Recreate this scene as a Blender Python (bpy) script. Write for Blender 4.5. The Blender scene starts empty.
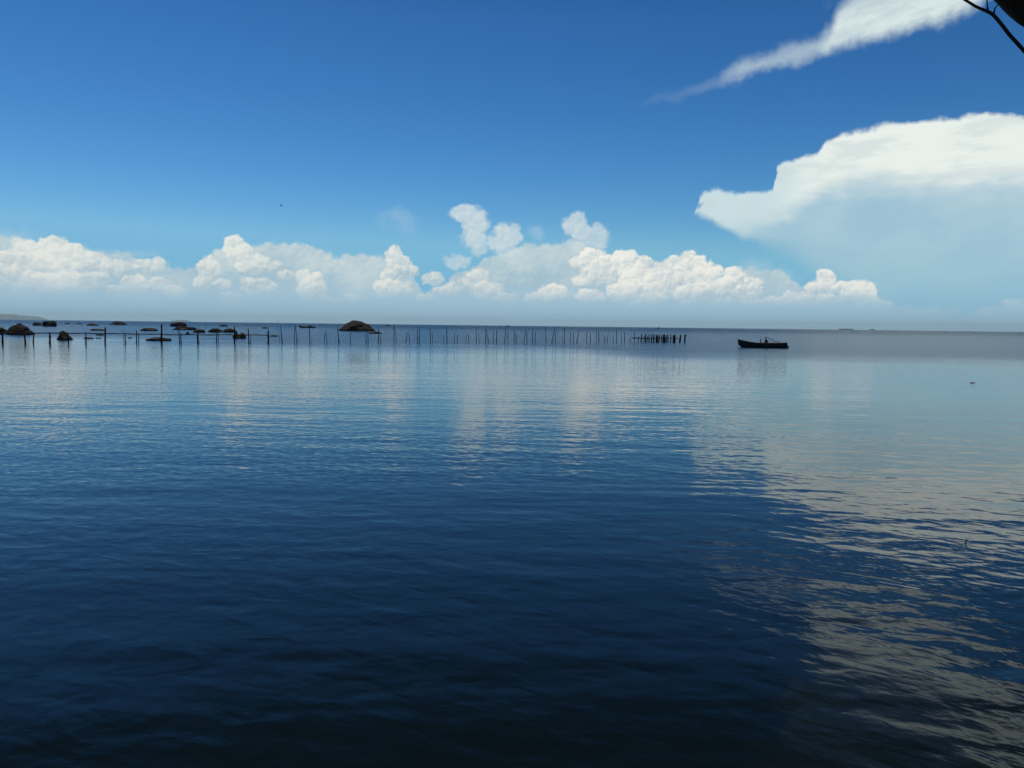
import bpy, bmesh, math, random
from mathutils import Vector, Matrix, noise as mnoise
R = math.radians
random.seed(7)
scene = bpy.context.scene
COL = scene.collection

# ------------------------------------------------------------------ camera
F = 773.0
CAMZ = 2.5
pitch = math.atan((384 - 325.6) / F)
th = math.atan(12.4 / 1024)
f = Vector((0, math.cos(pitch), -math.sin(pitch)))
r0 = Vector((1, 0, 0)); u0 = Vector((0, math.sin(pitch), math.cos(pitch)))
r = r0 * math.cos(th) + u0 * math.sin(th)
u = u0 * math.cos(th) - r0 * math.sin(th)
camd = bpy.data.cameras.new('camera'); cam = bpy.data.objects.new('camera', camd); COL.objects.link(cam)
camd.sensor_fit = 'HORIZONTAL'; camd.angle = 2 * math.atan(512 / F)
camd.clip_start = 0.05; camd.clip_end = 120000
m = Matrix((r, u, -f)).transposed().to_4x4(); m.translation = Vector((0, 0, CAMZ))
cam.matrix_world = m
scene.camera = cam
EYE = Vector((0, 0, CAMZ))

def ray(px, py):
    return (r * ((px - 512) / F) + u * ((384 - py) / F) + f).normalized()
def skyuv(px, py):                       # direction -> azimuth / elevation, scaled to 773 units a radian
    d = ray(px, py)
    return math.atan2(d.x, d.y) * F, math.asin(d.z) * F
HZ = [(0, 318.7), (180, 320.8), (300, 322.9), (480, 325.6), (580, 327.0), (760, 328.3), (1024, 331.2)]
def horizon_meas(x):
    if x <= 0: return HZ[0][1] + (x) * 0.0117
    for (a, ya), (b, yb) in zip(HZ, HZ[1:]):
        if x <= b: return ya + (yb - ya) * (x - a) / (b - a)
    return HZ[-1][1] + (x - 1024) * 0.011
def horizon_model(x):                    # picture row of the level direction in that column
    k = (x - 512) / F
    lo, hi = 250.0, 400.0
    for _ in range(40):
        mid = (lo + hi) / 2
        if ray(x, mid).z > 0: lo = mid
        else: hi = mid
    return lo
def on_water(x, y):                      # the point of the bay seen at x, y of the photograph
    yy = y - horizon_meas(x) + horizon_model(x)
    d = ray(x, yy)
    t = -CAMZ / d.z
    return Vector((d.x * t, d.y * t, 0))
def at_dist(x, y, Y):                    # point on the sight line at forward distance Y
    d = ray(x, y); return EYE + d * (Y / d.y)

# ------------------------------------------------------------------ node helpers
class NT:
    def __init__(s, tree): s.t = tree; s.n = tree.nodes; s.l = tree.links
    def new(s, typ, **k):
        nd = s.n.new(typ)
        for a, b in k.items(): setattr(nd, a, b)
        return nd
    def put(s, sock, v):
        if isinstance(v, bpy.types.NodeSocket): s.l.new(v, sock)
        else:
            if hasattr(sock, 'default_value'):
                try: sock.default_value = v
                except Exception: sock.default_value = (*v, 1) if len(v) == 3 else v
    def m(s, op, a, b=0.0, c=0.0, clamp=False):
        nd = s.new('ShaderNodeMath', operation=op, use_clamp=clamp)
        s.put(nd.inputs[0], a); s.put(nd.inputs[1], b); s.put(nd.inputs[2], c)
        return nd.outputs[0]
    def add(s, a, b): return s.m('ADD', a, b)
    def sub(s, a, b): return s.m('SUBTRACT', a, b)
    def mul(s, a, b): return s.m('MULTIPLY', a, b)
    def mad(s, a, b, c): return s.m('MULTIPLY_ADD', a, b, c)
    def clamp(s, a): return s.m('ADD', a, 0.0, clamp=True)
    def step(s, lo, hi, x, o0=0.0, o1=1.0, kind='SMOOTHSTEP'):
        nd = s.new('ShaderNodeMapRange', interpolation_type=kind)
        s.put(nd.inputs['Value'], x); s.put(nd.inputs['From Min'], lo); s.put(nd.inputs['From Max'], hi)
        s.put(nd.inputs['To Min'], o0); s.put(nd.inputs['To Max'], o1)
        return nd.outputs[0]
    def xyz(s, x, y, z=0.0):
        nd = s.new('ShaderNodeCombineXYZ'); s.put(nd.inputs[0], x); s.put(nd.inputs[1], y); s.put(nd.inputs[2], z)
        return nd.outputs[0]
    def sep(s, v):
        nd = s.new('ShaderNodeSeparateXYZ'); s.put(nd.inputs[0], v); return nd.outputs
    def vm(s, op, a, b=(0, 0, 0)):
        nd = s.new('ShaderNodeVectorMath', operation=op); s.put(nd.inputs[0], a)
        if op == 'SCALE': s.put(nd.inputs['Scale'], b); return nd.outputs[0]
        s.put(nd.inputs[1], b)
        return nd.outputs['Value'] if op in ('LENGTH', 'DOT_PRODUCT', 'DISTANCE') else nd.outputs[0]
    def noise(s, v, scale=1.0, detail=2.0, rough=0.5, dist=0.0, dim='2D', w=None):
        nd = s.new('ShaderNodeTexNoise', noise_dimensions=dim)
        s.put(nd.inputs['Vector'], v); s.put(nd.inputs['Scale'], scale); s.put(nd.inputs['Detail'], detail)
        s.put(nd.inputs['Roughness'], rough); s.put(nd.inputs['Distortion'], dist)
        return nd.outputs
    def voro(s, v, scale=1.0, detail=2.0, rough=0.5, dim='2D', feature='F1', smooth=0.3, lac=2.2):
        nd = s.new('ShaderNodeTexVoronoi', voronoi_dimensions=dim, feature=feature)
        s.put(nd.inputs['Vector'], v); s.put(nd.inputs['Scale'], scale)
        s.put(nd.inputs['Detail'], detail); s.put(nd.inputs['Roughness'], rough); s.put(nd.inputs['Lacunarity'], lac)
        if feature == 'SMOOTH_F1': s.put(nd.inputs['Smoothness'], smooth)
        nd.normalize = True
        return nd.outputs['Distance']
    def chain(s, v, after):
        """v unchanged, but evaluated only once 'after' is known (keeps Cycles' node stack small)"""
        if after is None: return v
        nd = s.new('ShaderNodeVectorMath', operation='MULTIPLY_ADD')
        s.put(nd.inputs[0], after); s.put(nd.inputs[1], (1e-7, 1e-7, 0)); s.put(nd.inputs[2], v)
        return nd.outputs[0]
    def mix(s, fac, a, b):
        nd = s.new('ShaderNodeMix', data_type='RGBA'); nd.clamp_factor = True
        s.put(nd.inputs[0], fac); s.put(nd.inputs[6], a if not isinstance(a, tuple) else (*a, 1)[:4])
        s.put(nd.inputs[7], b if not isinstance(b, tuple) else (*b, 1)[:4])
        return nd.outputs[2]
    def curve(s, x, pts, x0, x1, y0, y1):
        """piecewise linear function through pts, in the units of x and of the result"""
        nd = s.new('ShaderNodeFloatCurve')
        cv = nd.mapping.curves[0]
        P = sorted(((px - x0) / (x1 - x0), (py - y0) / (y1 - y0)) for px, py in pts)
        P = [(min(max(a, 0), 1), min(max(b, 0), 1)) for a, b in P]
        if P[0][0] > 0.001: P.insert(0, (0.0, P[0][1]))
        if P[-1][0] < 0.999: P.append((1.0, P[-1][1]))
        cv.points[0].location = P[0]; cv.points[1].location = P[-1]
        for a, b in P[1:-1]: cv.points.new(a, b)
        for p in cv.points: p.handle_type = 'VECTOR'
        nd.mapping.update()
        s.put(nd.inputs['Factor'], 1.0)
        s.put(nd.inputs['Value'], s.step(x0, x1, x, kind='LINEAR'))
        return s.mad(nd.outputs[0], y1 - y0, y0)

def lin(*c):
    return tuple(((v / 255) / 12.92 if v / 255 <= 0.04045 else ((v / 255 + 0.055) / 1.055) ** 2.4) for v in c)

# ------------------------------------------------------------------ sky
SUN_EL, SUN_AZ = 73.0, -40.0             # azimuth measured from the view axis, negative to the left
SKY = 0.10
world = bpy.data.worlds.new('World'); scene.world = world; world.use_nodes = True
w = NT(world.node_tree); w.n.clear()
wout = w.new('ShaderNodeOutputWorld')
sky = w.new('ShaderNodeTexSky', sky_type='NISHITA')
sky.sun_disc = False; sky.sun_elevation = R(SUN_EL); sky.sun_rotation = R(SUN_AZ)
sky.altitude = 0; sky.air_density = 1.0; sky.dust_density = 0.4; sky.ozone_density = 2.0
gen = w.new('ShaderNodeTexCoord').outputs['Generated']
sx, sy, sz = w.sep(w.vm('NORMALIZE', gen))
U = w.mul(w.m('ARCTAN2', sx, sy), F); V = w.mul(w.m('ARCSINE', sz), F)
def C(rgb):                               # photograph colour -> value fed to the background
    a = lin(*rgb); return tuple(v / SKY for v in a)
def prof(x, pts, dx=0):                   # a skyline given as points of the photograph
    q = [skyuv(px, py) for px, py in pts]
    return w.curve(x, q, -560, 620, -30, 620)

# clear sky: the Nishita sky, deepened the way the phone's picture is
sepc = w.new('ShaderNodeSeparateColor'); w.l.new(sky.outputs[0], sepc.inputs[0])
TINT = (0.0048, 0.0142, 0.0134); GAM = (2.55, 2.00, 2.05)
ch = []
for i in range(3):
    ch.append(w.m('MINIMUM', w.mul(w.m('POWER', sepc.outputs[i], GAM[i]), TINT[i] / SKY), (2.0, 4.9, 7.5)[i]))
comb = w.new('ShaderNodeCombineColor')
for i in range(3): w.l.new(ch[i], comb.inputs[i])
col = comb.outputs[0]

def zone(k, xr, streak=False, anvil=False, low=True):
    """colour of the sky with its clouds, for the part of the sky between picture columns xr"""
    global P, U, V, wn, wv, warp_x, warp_y, fine, soft
    U = w.add(U0, 0.0011 * k); V = V0; P = w.xyz(U, V)
    col = clear
    wn = w.noise(P, 1 / 34, 4, 0.55)
    wv = w.vm('SUBTRACT', wn['Color'], (0.5, 0.5, 0.5))
    warp_x, warp_y, _ = w.sep(wv)
    fine = w.noise(P, 1 / 7, 4, 0.6)['Fac']
    if anvil: col = anvil_cloud(col)
    if streak: col = streak_cloud(col)
    if low: col = low_clouds(col, xr)
    return col

def anvil_cloud(col):
    """flat topped thunderhead far off to the right"""
    soft = w.noise(w.xyz(w.mul(U, 0.35), V), 1 / 22, 4, 0.55)['Fac']      # drawn out sideways
    Ua = w.mad(warp_x, 11, U); Va = w.add(w.mad(warp_y, 14, V), w.mad(fine, 4, -2))
    top_a = prof(Ua, [(690, 330), (693, 215), (695, 196), (700, 191), (717, 187), (734, 190), (762, 190), (774, 186), (777.5, 168), (782, 161.5), (794, 157), (815, 151),
                      (821, 147), (823, 137.5), (841, 131), (881, 124), (915, 119), (965, 113), (1006, 111), (1040, 118), (1100, 150), (1180, 230), (1240, 300)])
    bot_a = prof(w.mad(warp_x, 14, U), [(690, 216), (700, 220), (715, 229), (740, 242), (770, 256), (795, 270), (815, 288), (835, 312), (855, 336), (880, 352), (1240, 360)])
    edge_b = w.step(735, 870, w.add(U, 512), 9, 74, 'LINEAR')
    al_top = w.step(0, 6, w.sub(top_a, Va))
    al_bot = w.step(0, 1, w.m('DIVIDE', w.sub(w.mad(warp_y, 10, V), bot_a), edge_b))
    notch = w.vm('LENGTH', w.vm('MULTIPLY', w.vm('SUBTRACT', w.vm('ADD', P, w.vm('SCALE', wv, 14.0)), (*skyuv(694, 206), 0)), (1 / 24, 1 / 3.4, 1)))
    notch = w.step(0.3, 1.4, notch, 0.25, 1)
    alpha_a = w.mul(w.mul(al_top, al_bot), notch)
    lit_line = prof(U, [(690, 228), (730, 232), (765, 226), (800, 210), (822, 192), (850, 184), (1024, 188), (1240, 230)])
    lit_a = w.step(-14, 16, w.sub(w.add(w.mad(warp_y, 20, V), w.mad(soft, 26, -13)), lit_line))
    arm = w.step(735, 800, w.add(U, 512 - 10))
    white_a = w.mix(arm, C((203, 224, 229)), C((236, 243, 237)))
    streaky = w.noise(w.xyz(w.mul(U, 0.25), V), 1 / 14, 5, 0.6)['Fac']
    white_a = w.mix(w.step(0.42, 0.66, streaky, 0, 0.55), white_a, C((203, 217, 219)))
    low_a = w.mix(w.step(20, 130, V), C((160, 200, 213)), C((184, 212, 221)))
    low_a = w.mix(w.step(0.36, 0.66, w.noise(w.xyz(w.mul(U, 0.6), V), 1 / 42, 5, 0.6)['Fac'], 0, 0.6), low_a, C((157, 196, 215)))
    return w.mix(w.mul(alpha_a, w.mad(lit_a, 0.14, 0.86)), col, w.mix(lit_a, low_a, white_a))

def streak_cloud(col):
    """the long streak at the upper right, which spreads into a veil higher up"""
    Us = w.mad(warp_x, 16, U); Vs = w.add(w.mad(warp_y, 16, V), w.mad(fine, 5, -2.5))
    lo_s = prof(Us, [(600, 112), (650, 103), (700, 93), (720, 87), (735, 83), (760, 73), (780, 67), (815, 59), (850, 50), (900, 38), (940, 26), (975, 10), (1000, -6), (1040, -40), (1110, -110), (1200, -160)])
    hi_s = prof(Us, [(600, 113), (630, 106), (650, 98), (690, 86), (716, 77), (724, 70), (730, 66), (745, 56), (780, 45), (815, 36), (828, 24), (838, 2), (860, -30), (920, -60), (1200, -220)])
    vv = prof(w.mad(warp_x, 100, U), [(700, -420), (735, -300), (765, -200), (790, -120), (815, -50), (832, -5), (840, 14), (900, -10), (1000, -60), (1240, -180)])
    al_s = w.mul(w.step(-4, 13, w.sub(Vs, lo_s)), w.step(-4, 20, w.sub(hi_s, Vs)))
    al_s = w.mul(al_s, w.step(-2, 18, w.add(U, w.mad(fine, 14, -(skyuv(625, 105)[0] + 14)))))
    fib = w.noise(w.xyz(w.mad(V, 0.32, w.mul(U, 0.22)), w.mad(U, -0.32, V)), 1 / 9, 5, 0.65)['Fac']       # fibres along its length
    thin = w.mul(w.step(640, 735, w.add(U, 512 - 12), 0.7, 0.97), w.step(0.3, 0.62, fib, 0.84, 1.0))
    thin = w.mul(thin, w.step(20, 52, w.sub(V, lo_s), 1.0, 0.48))
    nv = w.noise(w.xyz(w.mul(U, 0.8), w.mad(U, -0.35, V)), 1 / 46, 5, 0.6)['Fac']
    veil = w.mul(w.mul(w.step(-20, 130, w.sub(Vs, vv)), w.step(-5, 20, w.sub(Vs, lo_s))), w.step(0.34, 0.64, nv, 0.08, 0.8))
    veil = w.mul(veil, w.step(265, 375, V, 0.66, 0.08))
    dens = w.m('MAXIMUM', w.mul(al_s, thin), veil)
    return w.mix(dens, col, C((219, 234, 232)))

def near(xr, lst, rad=2): return [q for q in lst if xr[0] - 45 < q[0] < xr[1] + 45]
def make_group(name, ins, outs, build):
    g = bpy.data.node_groups.new(name, 'ShaderNodeTree')
    for nm, ty in ins: g.interface.new_socket(name=nm, in_out='INPUT', socket_type='NodeSocket' + ty)
    for nm in outs: g.interface.new_socket(name=nm, in_out='OUTPUT', socket_type='NodeSocketFloat')
    k = NT(g); gi = k.new('NodeGroupInput'); go = k.new('NodeGroupOutput')
    res = build(k, {nm: gi.outputs[nm] for nm, _ in ins})
    for nm, v in zip(outs, res): k.l.new(v, go.inputs[nm])
    return g
def shred_build(k, i):
    q = k.vm('MULTIPLY', k.vm('SUBTRACT', k.chain(i['P'], i['best']), i['centre']), i['inv'])
    e = k.mul(k.step(1.25, i['inner'], k.add(k.vm('LENGTH', q), i['rag'])), i['strength'])
    return [k.m('MAXIMUM', i['best'], e)]
SHRED = make_group('cloud shred', [('P', 'Vector'), ('centre', 'Vector'), ('inv', 'Vector'), ('inner', 'Float'), ('rag', 'Float'), ('strength', 'Float'), ('best', 'Float')], ['best'], shred_build)
LX, LY = -0.42, 0.80
def head_build(k, i):
    q = k.vm('MULTIPLY', k.vm('SUBTRACT', k.chain(i['P'], i['lt']), i['centre']), i['inv'])
    ai = k.step(1.02, i['inner'], k.add(k.vm('LENGTH', q), i['knob']))
    ai = k.mul(ai, k.step(-1.5, -0.35, k.vm('DOT_PRODUCT', q, (-0.1, 1, 0))))
    li = k.vm('DOT_PRODUCT', q, (LX, LY, 0))
    return [k.mad(ai, k.sub(li, i['lt']), i['lt']), k.m('MAXIMUM', i['ac'], ai)]
HEAD = make_group('cloud head', [('P', 'Vector'), ('centre', 'Vector'), ('inv', 'Vector'), ('inner', 'Float'), ('knob', 'Float'), ('lt', 'Float'), ('ac', 'Float')], ['lt', 'ac'], head_build)
def use(g, **kw):
    nd = w.n.new('ShaderNodeGroup'); nd.node_tree = g
    for nm, v in kw.items(): w.put(nd.inputs[nm], v)
    return nd.outputs
def puffs(lst, warp=9.0, sharp=0.35, Pw=None, rag=None):
    if Pw is None: Pw = w.vm('ADD', P, w.vm('SCALE', wv, warp * 1.6)); rag = w.mad(fine, 1.1, -0.55)
    best = 0.0
    for (cx, cy, rx, ry, a) in lst:
        c = skyuv(cx, cy)
        best = use(SHRED, P=Pw, centre=(c[0], c[1], 0), inv=(1 / rx, 1 / ry, 0), inner=1.25 - sharp * 2, rag=rag, strength=a, best=best)['best']
    return best
WISPS = [(398, 219, 24, 10, .24), (408, 228, 16, 9, .2), (6, 236, 26, 9, .35), (130, 253, 30, 5, .25), (534, 233, 10, 10, .32), (755, 268, 26, 12, .3), (780, 277, 24, 12, .3)]
TURRETS = [(463, 213, 11, 8, .8), (472, 217, 13, 9, .8), (476, 226, 12, 10, .8), (474, 237, 12, 12, .75), (478, 246, 9, 9, .5), (503, 233, 8, 9, .8), (501, 241, 13, 9, .75), (513, 237, 9, 8, .75), (514, 229, 5, 6, .6), (505, 248, 12, 7, .6),
           (576, 221, 9, 8, .7), (571, 226, 9, 8, .75), (580, 231, 11, 9, .75), (592, 234, 9, 7, .6), (598, 238, 9, 13, .65), (597, 228, 6, 6, .5), (458, 262, 12, 7, .55), (585, 244, 18, 8, .6)]
BACK = [(-200, 240), (0, 236), (18, 236), (40, 246), (75, 246), (100, 250), (130, 252), (135, 260), (165, 264), (180, 270), (196, 266), (205, 260), (220, 250), (240, 244), (280, 241), (304, 240),
        (312, 247), (340, 254), (370, 258), (388, 259), (402, 266), (412, 278), (422, 290), (444, 291), (452, 276), (470, 268), (482, 260), (500, 252), (520, 248), (560, 244), (585, 246), (600, 250), (640, 258),
        (700, 272), (742, 276), (752, 268), (785, 272), (800, 286), (830, 292), (850, 302), (900, 312), (940, 308), (960, 316), (1000, 302), (1024, 300), (1060, 310), (1200, 312)]
HEADS = [(20, 246, 8, 6), (55, 249, 13, 10), (35, 258, 20, 12), (68, 259, 17, 12), (92, 264, 18, 10), (8, 262, 18, 10), (-25, 262, 20, 14), (120, 268, 16, 7), (145, 265, 11, 6), (158, 263, 6, 6), (8, 275, 15, 9), (95, 280, 13, 8),
         (42, 285, 22, 11), (72, 284, 15, 11), (-25, 284, 18, 10), (134, 288, 11, 12), (118, 292, 10, 7), (158, 284, 12, 6), (175, 293, 10, 8), (234, 245, 9, 9), (241, 256, 13, 10), (252, 264, 17, 9), (270, 266, 12, 7), (209, 270, 9, 12), (203, 282, 9, 7), (222, 284, 9, 6),
         (262, 288, 14, 9), (250, 285, 9, 7), (285, 275, 10, 5), (303, 275, 7, 6), (314, 282, 9, 9), (312, 292, 13, 12), (352, 298, 9, 5), (394, 256, 9, 9), (401, 267, 13, 11), (391, 274, 10, 8), (410, 271, 9, 7), (387, 288, 13, 9), (404, 288, 10, 7), (433, 279, 10, 7), (440, 290, 8, 5),
         (452, 289, 11, 7), (478, 278, 11, 9), (466, 284, 9, 6), (484, 290, 15, 9), (497, 288, 8, 6), (505, 298, 11, 6), (535, 298, 12, 6), (553, 292, 14, 8), (543, 297, 8, 5), (578, 262, 8, 7), (592, 261, 16, 11), (607, 262, 10, 8), (600, 273, 18, 11), (584, 280, 12, 7), (627, 263, 15, 12), (645, 266, 10, 9), (640, 278, 20, 13),
         (622, 292, 15, 9), (677, 268, 15, 11), (660, 270, 9, 8), (662, 284, 18, 11), (690, 261, 10, 10), (699, 265, 8, 8), (704, 273, 13, 11), (716, 272, 8, 7), (676, 278, 16, 10), (735, 277, 11, 9), (727, 286, 14, 10), (753, 285, 9, 7), (747, 293, 14, 8), (713, 291, 18, 10), (690, 293, 18, 9), (655, 298, 16, 7),
         (825, 278, 8, 8), (817, 288, 10, 7), (833, 288, 8, 6), (843, 289, 9, 7), (856, 287, 7, 6), (865, 293, 10, 10), (871, 302, 9, 8), (850, 300, 16, 9), (828, 302, 14, 8), (800, 300, 17, 8), (778, 302, 16, 6), (755, 304, 15, 6), (884, 306, 9, 6), (898, 311, 12, 5), (930, 314, 15, 5), (1012, 302, 9, 4), (955, 312, 9, 4), (722, 303, 14, 6), (590, 296, 14, 7), (425, 298, 10, 5), (330, 302, 12, 5), (232, 298, 12, 6), (150, 302, 14, 5), (20, 298, 16, 6), (690, 304, 12, 5), (640, 304, 14, 5)]
def billow(p, s, seed):
    return w.m('SUBTRACT', 0.62, w.voro(w.vm('ADD', p, (seed, seed * 1.7, 0)), s, 1.6, 0.42))
def low_clouds(col, xr):
    lst = near(xr, WISPS)
    if lst: col = w.mix(puffs(lst, 12, 0.6), col, C((190, 214, 225)))
    nz = w.noise(w.vm('ADD', P, (31, 77, 0)), 1 / 11, 4, 0.55)
    Pw = w.vm('ADD', P, w.vm('SCALE', w.vm('SUBTRACT', nz['Color'], (0.5, 0.5, 0.5)), 8.0))
    c0_ = billow(Pw, 1 / 8.6, 57.0)
    c1_ = billow(w.vm('ADD', Pw, (-1.3, 2.4, 0)), 1 / 8.6, 57.0)
    big = w.noise(w.vm('ADD', P, (400, 90, 0)), 1 / 52, 2)['Fac']
    crag = w.mul(w.sub(c0_, c1_), 1.4)
    lst = near(xr, TURRETS)
    if lst:
        tl = w.clamp(w.add(w.mad(crag, 0.8, 0.5), w.mad(fine, 0.7, -0.35)))
        col = w.mix(puffs(lst, sharp=0.3, Pw=Pw, rag=w.mad(fine, 0.7, w.mad(c0_, -0.7, -0.22))), col, w.mix(tl, C((188, 210, 220)), C((232, 237, 232))))
    # smooth range behind
    pwx, pwy, _ = w.sep(Pw)
    hb = w.add(w.sub(prof(pwx, BACK), w.mad(warp_y, 20, pwy)), w.mul(c0_, 7))
    lb = w.clamp(w.add(w.add(w.step(50, 0, hb, 0.0, 0.45), w.mul(w.sub(c0_, c1_), 1.0)), w.mad(big, 2.2, -0.9)))
    cb = w.mix(w.step(52, 16, V), w.mix(lb, C((170, 197, 210)), C((210, 222, 221))), C((170, 202, 220)))
    col = w.mix(w.mul(w.step(0, 5.5, hb), 0.9), col, cb)
    # heads of cumulus in front
    knob = w.mul(c0_, -0.55)
    lt = 0.0; ac = 0.0
    for (hx, hy, hrx, hry) in near(xr, HEADS):
        cu = skyuv(hx, hy)
        o_ = use(HEAD, P=Pw, centre=(cu[0], cu[1], 0), inv=(1 / hrx, 1 / hry, 0), inner=1.02 - 2.6 / hry, knob=knob, lt=lt, ac=ac)
        lt, ac = o_['lt'], o_['ac']
    light = w.clamp(w.add(w.add(w.mad(lt, 0.34, 0.44), crag), w.mad(big, 1.2, -0.44)))
    west = w.step(-40, 60, U)                     # the left bank lies farther off and is duller
    hc = w.mix(light, w.mix(west, C((170, 195, 207)), C((176, 197, 209))), w.mix(west, C((233, 236, 229)), C((246, 245, 235))))
    hc = w.mix(w.step(40, 12, V), hc, C((174, 203, 219)))
    col = w.mix(w.mul(ac, w.step(10, 46, V, 0.25, 0.97)), col, hc)
    # haze lying on the horizon
    return w.mix(w.step(34, 4, V, 0, 0.85), col, w.mix(w.step(0, 16, V), C((147, 188, 208)), C((150, 192, 212))))

clear = w.vm('SCALE', comb.outputs[0], w.step(275, 400, V, 1.0, 0.30))
clear = w.mix(w.step(105, 25, V), clear, C((120, 185, 221)))
U0, V0 = U, V
def shade(colour):
    b_ = w.new('ShaderNodeBackground'); b_.inputs['Strength'].default_value = SKY
    w.l.new(colour, b_.inputs['Color']); return b_.outputs[0]
def either(test, a, c):                   # hard switch, so that only one side is computed
    nd = w.new('ShaderNodeMixShader'); w.l.new(test, nd.inputs[0]); w.l.new(a, nd.inputs[1]); w.l.new(c, nd.inputs[2]); return nd.outputs[0]
def gt(v, x): return w.m('GREATER_THAN', v, x)
uA, uB, uC = skyuv(225, 300)[0], skyuv(440, 300)[0], skyuv(660, 300)[0]
lowsky = either(gt(U0, uB),
                either(gt(U0, uA), shade(zone(1, (-400, 225))), shade(zone(2, (225, 440)))),
                either(gt(U0, uC), shade(zone(3, (440, 660))), shade(zone(4, (660, 1200), anvil=True))))
highsky = either(gt(U0, skyuv(585, 100)[0]), shade(clear), shade(zone(5, (585, 1200), streak=True, anvil=True, low=False)))
w.l.new(either(gt(V0, 130.0), lowsky, highsky), wout.inputs[0])
world.cycles.sampling_method = 'MANUAL'; world.cycles.sample_map_resolution = 256

sund = bpy.data.lights.new('sun', 'SUN'); sun = bpy.data.objects.new('sun', sund); COL.objects.link(sun)
sund.energy = 3.2; sund.angle = R(0.53); sund.color = (1.0, 0.95, 0.88)
sdir = Vector((math.sin(R(SUN_AZ)) * math.cos(R(SUN_EL)), math.cos(R(SUN_AZ)) * math.cos(R(SUN_EL)), math.sin(R(SUN_EL))))
sun.rotation_euler = sdir.to_track_quat('Z', 'Y').to_euler()

# ------------------------------------------------------------------ materials
def new_mat(name):
    mt = bpy.data.materials.new(name); mt.use_nodes = True
    t = NT(mt.node_tree); b = t.n['Principled BSDF']; return mt, t, b
def spotted(name, c1, c2, scale, rough=0.75, bump=0.0, stretch=(1, 1, 1), wet=False, detail=5, spec=0.2):
    mt, t, b = new_mat(name)
    tc = t.new('ShaderNodeTexCoord').outputs['Object']
    v = t.vm('MULTIPLY', tc, stretch)
    n = t.noise(v, scale, detail, 0.6, dim='3D')['Fac']
    n2 = t.noise(v, scale * 5.3, 3, 0.6, dim='3D')['Fac']
    c = t.mix(t.step(0.35, 0.65, t.mad(n2, 0.35, t.mul(n, 0.65))), c1, c2)
    if wet:                                # weed and wet stone along the tide mark
        z = t.sep(t.new('ShaderNodeNewGeometry').outputs['Position'])[2]
        k = t.step(wet, wet * 0.4, t.mad(n, wet * 0.8, t.sub(z, wet * 0.4)))
        c = t.mix(k, c, (0.012, 0.013, 0.009))
        t.put(b.inputs['Roughness'], t.mad(k, -0.35, rough))
    else: b.inputs['Roughness'].default_value = rough
    t.put(b.inputs['Base Color'], c)
    b.inputs['Specular IOR Level'].default_value = spec
    if bump:
        bp = t.new('ShaderNodeBump'); bp.inputs['Distance'].default_value = bump
        t.put(bp.inputs['Height'], t.mad(n2, 0.4, n)); t.l.new(bp.outputs[0], b.inputs['Normal'])
    return mt
MAT = dict(
    granite=spotted('granite', (0.005, 0.004, 0.004), (0.016, 0.012, 0.0105), 0.9, 0.85, 0.12, wet=0.5),
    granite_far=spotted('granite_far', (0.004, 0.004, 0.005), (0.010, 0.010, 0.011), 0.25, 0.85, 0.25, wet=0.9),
    mussel_rock=spotted('mussel_rock', (0.02, 0.02, 0.012), (0.10, 0.095, 0.05), 3.0, 0.8, 0.06),
    stake_wood=spotted('stake_wood', (0.018, 0.014, 0.012), (0.055, 0.042, 0.034), 6, 0.85, 0.01, (1, 1, .15)),
    grey_wood=spotted('grey_wood', (0.035, 0.03, 0.027), (0.09, 0.08, 0.07), 6, 0.85, 0.01, (1, 1, .15)),
    hull_paint=spotted('hull_paint', (0.010, 0.014, 0.018), (0.03, 0.032, 0.032), 1.8, 0.55),
    boat_wood=spotted('boat_wood', (0.03, 0.022, 0.016), (0.09, 0.065, 0.045), 4, 0.8, 0.004, (.3, 1, 1)),
    white_paint=spotted('white_paint', (0.6, 0.62, 0.6), (0.78, 0.79, 0.77), 3, 0.4, spec=0.5),
    canvas=spotted('canvas', (0.05, 0.06, 0.075), (0.11, 0.12, 0.13), 6, 0.9),
    metal=spotted('metal', (0.06, 0.06, 0.065), (0.14, 0.14, 0.14), 8, 0.45),
    rope=spotted('rope', (0.12, 0.1, 0.07), (0.2, 0.17, 0.12), 30, 0.9),
    bark=spotted('bark', (0.012, 0.009, 0.007), (0.04, 0.03, 0.024), 7, 0.95, 0.02, (1, 1, .35)),
    leaf=spotted('leaf', (0.025, 0.055, 0.015), (0.06, 0.11, 0.03), 2, 0.55),
    feather=spotted('feather', (0.015, 0.014, 0.014), (0.05, 0.045, 0.045), 20, 0.8),
    skin=spotted('skin', (0.16, 0.09, 0.06), (0.24, 0.14, 0.095), 8, 0.6),
    shirt=spotted('shirt', (0.012, 0.014, 0.022), (0.03, 0.033, 0.045), 9, 0.9),
    straw=spotted('straw', (0.035, 0.04, 0.05), (0.07, 0.075, 0.08), 30, 0.9),
    forest=spotted('forest', (0.04, 0.075, 0.06), (0.09, 0.13, 0.10), 0.012, 0.95, detail=8),
    sand=spotted('sand', (0.18, 0.15, 0.11), (0.34, 0.29, 0.22), 1.5, 0.95, 0.03),
    float_foam=spotted('float_foam', (0.2, 0.21, 0.21), (0.32, 0.34, 0.33), 20, 0.8),
)

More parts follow.
